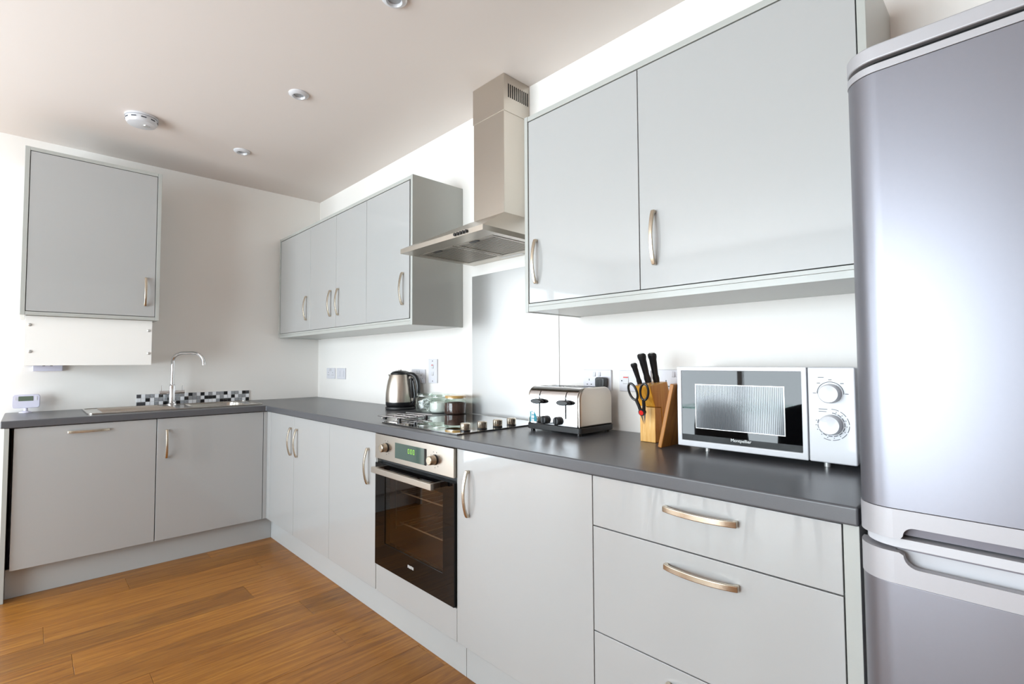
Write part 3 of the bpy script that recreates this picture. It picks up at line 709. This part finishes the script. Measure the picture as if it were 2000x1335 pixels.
# ------------------------------------------------------------------ knife block with knives and scissors
t = thing('knife_block', (3.268, -0.12, WZ1), 'slanted orange wooden knife block between toaster and microwave', 'knife block')
obj('foot', prism(B(), [(-0.192,WZ1+0.0005),(-0.140,WZ1+0.0005),(-0.150,1.030),(-0.192,1.034)], 'x', 3.238, 3.299), M_foot, t, 0.002)
obj('block', prism(B(), [(-0.1385,WZ1+0.0005),(-0.030,WZ1+0.0005),(-0.036,0.945),(-0.106,1.122),(-0.228,1.110),(-0.193,1.036),(-0.149,1.032)], 'x', 3.238, 3.300), M_block, t, 0.002)
def knife(base, tip, sc, label):
    b, tp = Vector(base), Vector(tip); d = (tp-b); Lh = d.length
    t = thing('kitchen_knife', base, label, 'knife', 'black-handled knives in the block')
    t.rotation_mode = 'QUATERNION'; t.rotation_quaternion = Vector((0,0,1)).rotation_difference(d)
    pr = [(0,0.004),(0.85,0.004),(0.95,0.02),(0.80,0.035),(0.88,0.060),(0.98,0.085),(1.0,0.100),(1.20,0.112),(1.18,0.122),(0.8,0.127),(0,0.128)]
    k = Lh/0.128
    obj('grip', lathe(B(), [(r*0.0115*sc, h*k) for r, h in pr], seg=18, sx=0.78, sy=1.12), M_blackp, t, local=True)
    obj('bolster', lathe(B(), [(0,-0.004),(0.0105*sc,-0.004),(0.010*sc,0.0038),(0,0.0038)], seg=18, sx=0.8, sy=1.15), M_nick, t, local=True)
    for h in (0.035, 0.062, 0.09):
        cyl(bm := B(), (0.0092*sc*0.8, 0, h*k), (1,0,0), 0.0026, 0.0015, 10); obj('rivet', bm, M_cap, t, local=True)
    cyl(bm := B(), (0, 0, 0.128*k-0.0003), (0,0,1), 0.006*sc, 0.0006, 14); obj('pommel_cap', bm, M_cap, t, local=True)
    obj('blade', prism(B(), [(-0.016,-0.0045),(0.016,-0.0045),(0.016,-0.080),(0.004,-0.095),(-0.012,-0.080)], 'x', -0.0009, 0.0009), M_chrome, t, local=True)
knife((3.277, -0.140, 1.119), (3.281, -0.178, 1.226), 1.08, 'rearmost large black-handled knife standing right in the block')
knife((3.262, -0.170, 1.118), (3.255, -0.207, 1.224), 1.08, 'large black-handled knife in the middle of the block')
knife((3.246, -0.200, 1.114), (3.239, -0.232, 1.190), 0.82, 'smallest black-handled knife at the left front of block')
# scissors hang on the front of the block
t = thing('kitchen_scissors', (3.275, -0.236, 1.02), 'black-handled kitchen scissors with red pivot hung on knife block', 'scissors')
t.rotation_euler = (math.radians(14), 0, 0)
def ell(cx, cz, a, b, tilt, n=22):
    o = []
    for k in range(n):
        q = 2*PI*k/n; x, zz = a*math.cos(q), b*math.sin(q)
        o.append((cx+x*math.cos(tilt)-zz*math.sin(tilt), 0, cz+x*math.sin(tilt)+zz*math.cos(tilt)))
    return o
for s in (-1, 1):
    h = obj('grip', tube(B(), ell(s*0.0215-0.003, 0.073, 0.0155, 0.030, s*-0.22), 0.0042, 10, True), M_blackp, t, local=True)
    h.location.y = s*0.0015
    obj('arm', tube(B(), [(s*0.014-0.003, s*0.0015, 0.046), (s*0.009, s*0.0015, 0.022), (s*0.004, s*0.0015, -0.004)], 0.006, 10), M_blackp, t, local=True)
    obj('blade', prism(B(), [(s*0.001,-0.006),(s*0.011,-0.006),(s*0.001,-0.045)], 'y', 0.0015+s*0.0012, 0.0025+s*0.0012), M_chrome, t, local=True)
cyl(bm := B(), (0, 0.006, 0.0), (0,-1,0), 0.012, 0.013, 20); obj('pivot_housing', bm, M_blackp, t, local=True)
cyl(bm := B(), (0, -0.007, 0.0), (0,-1,0), 0.0085, 0.002, 20); obj('pivot', bm, M_red, t, local=True)

# chopping board leaning against the microwave side
t = tag(obj('chopping_board', bx(-0.014, 0.0, 0.0, 0.20, 0.0, 0.215), M_board, None, 0.003), 'wooden chopping board leaning against left side of the microwave', 'chopping board')
t.location = (3.3680, -0.276, WZ1+0.0008); t.rotation_euler = (0, math.radians(13), 0)

# ------------------------------------------------------------------ microwave
mx0, mx1, mz0, mz1, my = 3.4175, 3.906, 0.926, 1.1785, -0.258
t = thing('microwave', (3.66, -0.14, WZ1), 'white microwave oven with black window and two round dials', 'microwave')
obj('body', bx(mx0+0.002, mx1-0.002, my+0.022, -0.012, mz0+0.002, mz1-0.001), M_whitep, t, 0.003)
dr = obj('door', ringprism(B(), rect(mx0, 3.7945, mz0, mz1), rect(3.4325, 3.781, 0.945, 1.1655), 'y', my, my+0.0215), M_whitep, t, 0.0025)
gl = obj('door_glass', bx(3.4325, 3.781, my+0.0025, my+0.006, 0.945, 1.1655), M_blackg, dr)
mw = obj('mesh_window', ringprism(B(), rect(3.478, 3.738, 0.985, 1.1235), rect(3.4795, 3.7365, 0.9865, 1.122), 'y', my+0.0018, my+0.0025), M_cap, gl)
obj('perforated_screen', bx(3.4795, 3.7365, my+0.0021, my+0.0025, 0.9865, 1.122), M_mesh, gl)
bm = B()
for k in range(52):
    xx = 3.4815 + k*0.0049; box(bm, xx, xx+0.0014, my+0.0017, my+0.0021, 0.988, 1.1205)
o = obj('screen_lines', bm, M_blackp, gl, smooth=0); o['kind'] = 'stuff'
obj('lettering', text_bm('Montpellier', 0.0128, (3.616, my+0.0020, 0.9545), (1,0,0), (0,0,1), 0.0003), M_letter, gl, smooth=0)
pn = obj('control_panel', bx(3.797, mx1, my, my+0.0215, mz0, mz1), M_whitep, t, 0.004)
def arc(cx, cz, r, a0, a1, th, dash=0):
    bm = B(); n = max(8, int((a1-a0)/6))
    for k in range(n):
        if dash and k % dash == dash-1: continue
        q0, q1 = [math.radians(a0+(a1-a0)*(k+e)/n) for e in (0, 1)]
        P = [(cx+(r+d)*math.sin(q), cz+(r+d)*math.cos(q)) for q, d in ((q0,0),(q0,th),(q1,th),(q1,0))]
        prism(bm, P, 'y', my-0.0005, my-0.0001)
    return bm
for cz_, rr in ((1.109, 0.0255), (1.0275, 0.0265)):
    k = obj('dial', lathe(B(), [(0,0),(rr,0),(rr,0.006),(rr*0.96,0.019),(rr*0.86,0.0225),(rr*0.5,0.0215),(0,0.021)], (3.850, my-0.0002, cz_), (0,-1,0), 36), M_whitep, t)
obj('dial_scale', arc(3.850, 1.109, 0.0295, -92, 92, 0.0018), M_print, pn, smooth=0)
obj('dial_scale', arc(3.850, 1.0275, 0.0300, 5, 292, 0.0018, 4), M_print, pn, smooth=0)
obj('dial_scale', arc(3.850, 1.0275, 0.0400, 2, 212, 0.0014, 5), M_print, pn, smooth=0)
bm = B()
for a, r in ((-90,0.037),(-45,0.038),(0,0.036),(45,0.038),(90,0.037)):
    q = math.radians(a); x_, z_ = 3.850+r*math.sin(q), 1.109+r*math.cos(q); box(bm, x_-0.004, x_+0.004, my-0.0005, my-0.0001, z_-0.0009, z_+0.0009)
for a in (20,45,70,95,120,145,170,195,220,245,265,285):
    q = math.radians(a); x_, z_ = 3.850+0.0352*math.sin(q), 1.0275+0.0352*math.cos(q); box(bm, x_-0.001, x_+0.001, my-0.0005, my-0.0001, z_-0.001, z_+0.001)
box(bm, 3.822, 3.836, my-0.0005, my-0.0001, 1.150, 1.1518); box(bm, 3.822, 3.842, my-0.0005, my-0.0001, 1.0665, 1.0680); box(bm, 3.822, 3.840, my-0.0005, my-0.0001, 1.0605, 1.0618)
obj('panel_print', bm, M_print, pn, smooth=0)
for xx in (3.50, 3.83):
    for yy in (-0.222, -0.05):
        cyl(bm := B(), (xx, yy, WZ1+0.0005), (0,0,1), 0.008, mz0-WZ1+0.0005, 14); obj('foot', bm, M_cap, t)

# ------------------------------------------------------------------ fridge freezer
fx0, fx1, fyf = 3.988, 4.535, -0.700
t = thing('fridge_freezer', (4.26, -0.36, 0.0), 'tall silver fridge freezer with rounded doors at right edge', 'fridge')
def outline(inset=0.0, yb=-0.632):
    x0, x1, yf, r = fx0+inset, fx1-inset, fyf+inset, 0.055
    pts = [(x1, yb), (x0, yb)]
    for k in range(13):
        a = PI + PI/2*k/12; pts.append((x0+r+r*math.cos(a), yf+r+r*math.sin(a)))
    for k in range(13):
        a = 1.5*PI + PI/2*k/12; pts.append((x1-r+r*math.cos(a), yf+r+r*math.sin(a)))
    return pts
obj('body', bx(fx0+0.004, fx1-0.004, -0.628, -0.04, 0.03, 1.732), M_fridge, t, 0.004)
obj('top_cap', prism(B(), outline(0.0, -0.05), 'z', 1.7345, 1.762), M_ftrim, t, 0.003)
obj('shadow_gap', prism(B(), outline(0.010), 'z', 1.7265, 1.7340), M_black, t)
ud = obj('upper_door', prism(B(), outline(0.001), 'z', 0.9405, 1.7120), M_fridge, t, 0.001)
obj('door_cap', prism(B(), outline(0.0), 'z', 1.7125, 1.7262), M_ftrim, ud, 0.001)
xc0, xc1 = fx0+0.055, fx1-0.055
def corner(zc0, zc1):
    bm = B(); o = outline(0.0); 
    left = [p for p in o if p[0] <= xc0+1e-6]; right = [p for p in o if p[0] >= xc1-1e-6]
    prism(bm, left + [(xc0, -0.632)], 'z', zc0, zc1); prism(bm, right + [(xc1, -0.632)], 'z', zc0, zc1)
    return bm
def arcp(cx, cz, r, a0, a1, n=6): return [(cx+r*math.cos(math.radians(a0+(a1-a0)*k/n)), cz+r*math.sin(math.radians(a0+(a1-a0)*k/n))) for k in range(n+1)]
# upper trim with notch underneath
bm = corner(0.890, 0.9400)
na, nb = 4.056, fx1-0.068
prism(bm, [(xc0,0.940),(xc0,0.890),(na-0.004,0.890)] + arcp(na+0.016, 0.912-0.016, 0.016, 180, 90) + arcp(nb-0.016, 0.912-0.016, 0.016, 90, 0) + [(nb+0.004,0.890),(xc1,0.890),(xc1,0.940)], 'y', fyf, fyf+0.016)
obj('upper_trim', bm, M_ftrim, ud, smooth=30)
obj('recess_plate', bx(xc0, xc1, fyf+0.024, -0.632, 0.893, 0.940), M_frec, ud)
obj('gasket_strip', prism(B(), outline(0.008), 'z', 0.8735, 0.8895), M_fwhite, ud, 0.001)
obj('door_gap', prism(B(), outline(0.020), 'z', 0.868, 0.8735), M_frec, t)
ld = obj('lower_door', prism(B(), outline(0.001), 'z', 0.075, 0.8135), M_fridge, t, 0.001)
bm = corner(0.814, 0.8675)
prism(bm, [(xc0,0.814),(xc0,0.8675),(na-0.006,0.8675)] + arcp(na+0.020, 0.844+0.020, 0.020, 180, 270) + arcp(nb-0.020, 0.844+0.020, 0.020, 270, 360) + [(nb+0.006,0.8675),(xc1,0.8675),(xc1,0.814)], 'y', fyf, fyf+0.016)
obj('lower_trim', bm, M_ftrim, ld, smooth=30)
obj('recess_plate', bx(xc0, xc1, fyf+0.026, -0.632, 0.814, 0.8675), M_fwhite, ld)
for xx in (fx0+0.05, fx1-0.05):
    for yy in (-0.58, -0.09):
        cyl(bm := B(), (xx, yy, 0.0005), (0,0,1), 0.02, 0.030, 16); obj('foot', bm, M_blackp, t)

# ------------------------------------------------------------------ sockets and switches
def plate(x0, x1, z0, z1, label, cat='socket'):
    t = thing('wall_socket', ((x0+x1)/2, 0, z0), label, cat, 'white wall plates along the worktop')
    obj('plate', bx(x0, x1, -0.010, -0.0005, z0, z1), M_offwhite, t, 0.0025)
    return t
def pins(t, cx, cz, sw=1):
    bm = B(); box(bm, cx-0.002, cx+0.002, -0.0104, -0.0101, cz+0.008, cz+0.016)
    for s in (-1, 1): box(bm, cx+s*0.011-0.0032, cx+s*0.011+0.0032, -0.0104, -0.0101, cz-0.010, cz-0.006)
    obj('pin_holes', bm, M_blackp, t, smooth=0)
def rocker(t, cx, cz, m=M_whitep, w=0.012, h=0.020, ind=False):
    r = obj('switch', prism(B(), [(-0.010, cz-h/2), (-0.0150, cz-h/2+0.002), (-0.0112, cz+h/2-0.001), (-0.010, cz+h/2)], 'x', cx-w/2, cx+w/2), m, t, 0.0006)
    if ind: obj('indicator', bx(cx-w/2+0.002, cx+w/2-0.002, -0.0142, -0.0118, cz+h/2-0.007, cz+h/2-0.003), M_red, r)
t = plate(0.190, 0.338, 1.070, 1.156, 'white double socket nearest the room corner'); pins(t, 0.225, 1.107); pins(t, 0.303, 1.107); rocker(t, 0.252, 1.140); rocker(t, 0.276, 1.140)
t = plate(0.378, 0.524, 1.070, 1.156, 'white blank double plate second from the room corner')
obj('module', bx(0.40, 0.44, -0.0125, -0.0102, 1.09, 1.135), M_offwhite, t, 0.001); obj('module', bx(0.462, 0.502, -0.0125, -0.0102, 1.09, 1.135), M_offwhite, t, 0.001)
t = plate(1.462, 1.610, 1.068, 1.154, 'white double socket on the wall behind the kettle'); pins(t, 1.50, 1.105); pins(t, 1.572, 1.105); rocker(t, 1.525, 1.138); rocker(t, 1.549, 1.138)
t = plate(1.650, 1.738, 1.071, 1.217, 'tall white cooker switch plate with red indicator', 'switch')
rocker(t, 1.694, 1.172, M_whitep, 0.020, 0.026, True); rocker(t, 1.694, 1.128, M_whitep, 0.020, 0.024)
cyl(bm := B(), (1.694, -0.010, 1.205), (0,-1,0), 0.0035, 0.001, 12); obj('screw', bm, M_print, t); cyl(bm := B(), (1.694, -0.010, 1.083), (0,-1,0), 0.0035, 0.001, 12); obj('screw', bm, M_print, t)
obj('indicator', bx(1.689, 1.699, -0.0145, -0.0101, 1.178, 1.182), M_red, t)
t = plate(2.843, 2.990, 1.074, 1.161, 'white double socket with black plug above the toaster'); pins(t, 2.876, 1.106); rocker(t, 2.904, 1.142); rocker(t, 2.930, 1.142)
pl_ = thing('power_plug', (2.954, -0.012, 1.108), 'black toaster plug pushed into the double socket', 'plug')
obj('plug_body', prism(B(), rrect(2.930, 2.978, 1.086, 1.130, 0.010), 'y', -0.044, -0.0158), M_blackp, pl_, 0.004)
for k in range(4): obj('grip_rib', bx(2.940+k*0.008, 2.943+k*0.008, -0.0455, -0.0441, 1.094, 1.122), M_blackm, pl_, 0.0004)
t = plate(3.030, 3.176, 1.074, 1.160, 'white fused switch plate with red rocker behind knife block', 'switch')
rocker(t, 3.063, 1.120, M_whitep, 0.026, 0.032, True); rocker(t, 3.105, 1.117, M_offwhite, 0.024, 0.036)
cyl(bm := B(), (3.043, -0.010, 1.117), (0,-1,0), 0.003, 0.001, 10); obj('screw', bm, M_print, t)
t = plate(3.204, 3.350, 1.076, 1.164, 'white double socket partly hidden behind the microwave'); pins(t, 3.243, 1.108); pins(t, 3.32, 1.108); rocker(t, 3.275, 1.146, M_offwhite, 0.012, 0.022); rocker(t, 3.292, 1.146, M_offwhite, 0.012, 0.022)
t = thing('wall_socket', (0, -1.69, 1.15), 'lilac-white plate poking out below the boiler cover', 'socket')
obj('plate', bx(0.0005, 0.028, -1.759, -1.624, 1.155, 1.243), M_lilac, t, 0.003)
bm = B(); box(bm, 0.0281, 0.0290, -1.716, -1.704, 1.186, 1.196); box(bm, 0.0281, 0.0290, -1.682, -1.670, 1.186, 1.196)
obj('button', bm, M_print, t, smooth=0)

# ------------------------------------------------------------------ thermostat
t = thing('room_thermostat', (0.07, -1.783, WZ1), 'small lilac-white thermostat with grey screen at worktop end', 'thermostat')
bm = prism(B(), rrect(-1.843, -1.722, 0.938, 1.018, 0.014), 'x', 0.046, 0.072); obj('housing', bm, M_lilac, t, 0.004)
obj('screen', bx(0.0722, 0.0730, -1.815, -1.752, 0.980, 1.008), M_lcd, t)
obj('stand', lathe(B(), [(0,0.0005),(0.030,0.0005),(0.028,0.005),(0.010,0.012),(0.009,0.0278),(0,0.0278)], (0.064,-1.783,WZ1), seg=20), M_lilac, t)
for yy in (-1.828, -1.820): obj('button', bx(0.0722, 0.0732, yy-0.0025, yy+0.0025, 0.985, 1.003), M_offwhite, t)
obj('button', bx(0.0722, 0.0735, -1.744, -1.734, 0.982, 1.006), M_offwhite, t, 0.001)

# ------------------------------------------------------------------ ceiling fittings
t = thing('smoke_alarm', (0.80, -1.355, H), 'round white smoke alarm on ceiling above the boiler cupboard', 'smoke alarm')
obj('base', lathe(B(), [(0,-0.0005),(0.078,-0.0005),(0.078,-0.010),(0,-0.010)], (0.80,-1.355,H), seg=40), M_whitep, t)
obj('cover', lathe(B(), [(0,-0.0102),(0.070,-0.0102),(0.074,-0.014),(0.074,-0.030),(0.066,-0.044),(0.045,-0.050),(0,-0.051)], (0.80,-1.355,H), seg=40), M_whitep, t)
obj('test_button', lathe(B(), [(0,-0.0495),(0.016,-0.0495),(0.014,-0.054),(0,-0.055)], (0.815,-1.335,H), seg=20), M_cap, t)
for q in range(10):
    a = 2*PI*q/10; cx_, cy_ = 0.80+0.0742*math.cos(a), -1.355+0.0742*math.sin(a)
    o = obj('vent_slot', bx(-0.0008, 0.0008, -0.012, 0.012, -0.028, -0.022), M_print, t, local=True, smooth=0)
    o.location = (cx_-0.80, cy_+1.355, 0); o.rotation_euler = (0, 0, a)
for i, (x, lb) in enumerate(((0.695, 'small white recessed downlight nearest the room corner'), (1.650, 'middle white recessed downlight on the ceiling'), (2.584, 'white recessed downlight cut off by the top picture edge'))):
    y = -0.812
    t = thing('downlight', (x, y, H), lb, 'downlight', 'recessed ceiling downlights')
    obj('bezel', lathe(B(), [(0.026,-0.004),(0.030,-0.014),(0.040,-0.012),(0.048,-0.005),(0.049,-0.0005),(0.026,-0.0005),(0.026,-0.004)], (x,y,H), seg=36), M_whitep, t)
    obj('lens', lathe(B(), [(0,-0.004),(0.0259,-0.004),(0.0259,-0.001),(0,-0.001)], (x,y,H), seg=24), M_lamp, t)

# ------------------------------------------------------------------ dining corner behind the camera (seen mirrored in the microwave door)
def chair(x, y, rz, m, label):
    t = thing('dining_chair', (x, y, 0), label, 'chair', 'dining chairs mirrored in the microwave door', (0,0,rz))
    obj('seat', prism(B(), rrect(-0.23, 0.23, -0.22, 0.22, 0.07), 'z', 0.42, 0.48), m, t, 0.015, local=True)
    bm = B(); n = 12
    for k in range(n+1):
        u = -1 + 2*k/n; yy = 0.22 - 0.08*u*u
        for zz, s, off in ((0.46, 1.0, 0.0), (0.66, 0.94, 0.03), (0.88, 0.74, 0.07)):
            bm.verts.new((u*0.23*s, yy+off, zz - (0.04*u*u if zz > 0.8 else 0)))
    bm.verts.ensure_lookup_table(); V = bm.verts
    for k in range(n):
        for j in range(2): bm.faces.new((V[k*3+j], V[(k+1)*3+j], V[(k+1)*3+j+1], V[k*3+j+1]))
    o = obj('backrest', bm, m, t, local=True); sd = o.modifiers.new('shell', 'SOLIDIFY'); sd.thickness = 0.035
    for sx_ in (-1, 1):
        for sy_ in (-1, 1):
            obj('leg', tube(B(), [(sx_*0.16, sy_*0.15, 0.42), (sx_*0.21, sy_*0.20, 0.001)], 0.016, 10, radii=[0.018, 0.011]), M_walnut, t, local=True)
chair(2.46, -2.95, 0, M_fabric, 'grey fabric dining chair with wooden legs mirrored in microwave door')
chair(3.05, -3.05, -0.25, M_dark, 'dark dining chair mirrored at right of microwave door')
chair(1.85, -3.05, 0.35, M_dark, 'dark dining chair mirrored at left of microwave door')
t = thing('dining_table', (2.45, -3.75, 0), 'glass-topped dining table mirrored in the microwave door', 'table')
obj('tabletop', prism(B(), rrect(1.75, 3.15, -4.2, -3.3, 0.06), 'z', 0.745, 0.757), M_table, t, 0.003)
for sx_ in (-1, 1):
    for sy_ in (-1, 1):
        obj('leg', tube(B(), [(2.45+sx_*0.45, -3.75+sy_*0.25, 0.744), (2.45+sx_*0.60, -3.75+sy_*0.37, 0.001)], 0.02, 10), M_walnut, t)
for x0 in (0.25, 3.8):
    bm = B(); n = 40; V = []
    for k in range(n+1):
        xx = x0 + 0.42*k/n; yy = RY+0.10+0.03*math.sin(k*1.1)
        V.append((bm.verts.new((xx,yy,0.02)), bm.verts.new((xx,yy,2.40))))
    for k in range(n): bm.faces.new((V[k][0],V[k+1][0],V[k+1][1],V[k][1]))
    o = obj('curtain', bm, M_curt, None, smooth=80); sd = o.modifiers.new('cloth', 'SOLIDIFY'); sd.thickness = 0.003
    tag(o, 'white pleated curtain at the %s end of the wide window' % ('sink wall' if x0 < 1 else 'fridge'), 'curtain', 'window curtains')
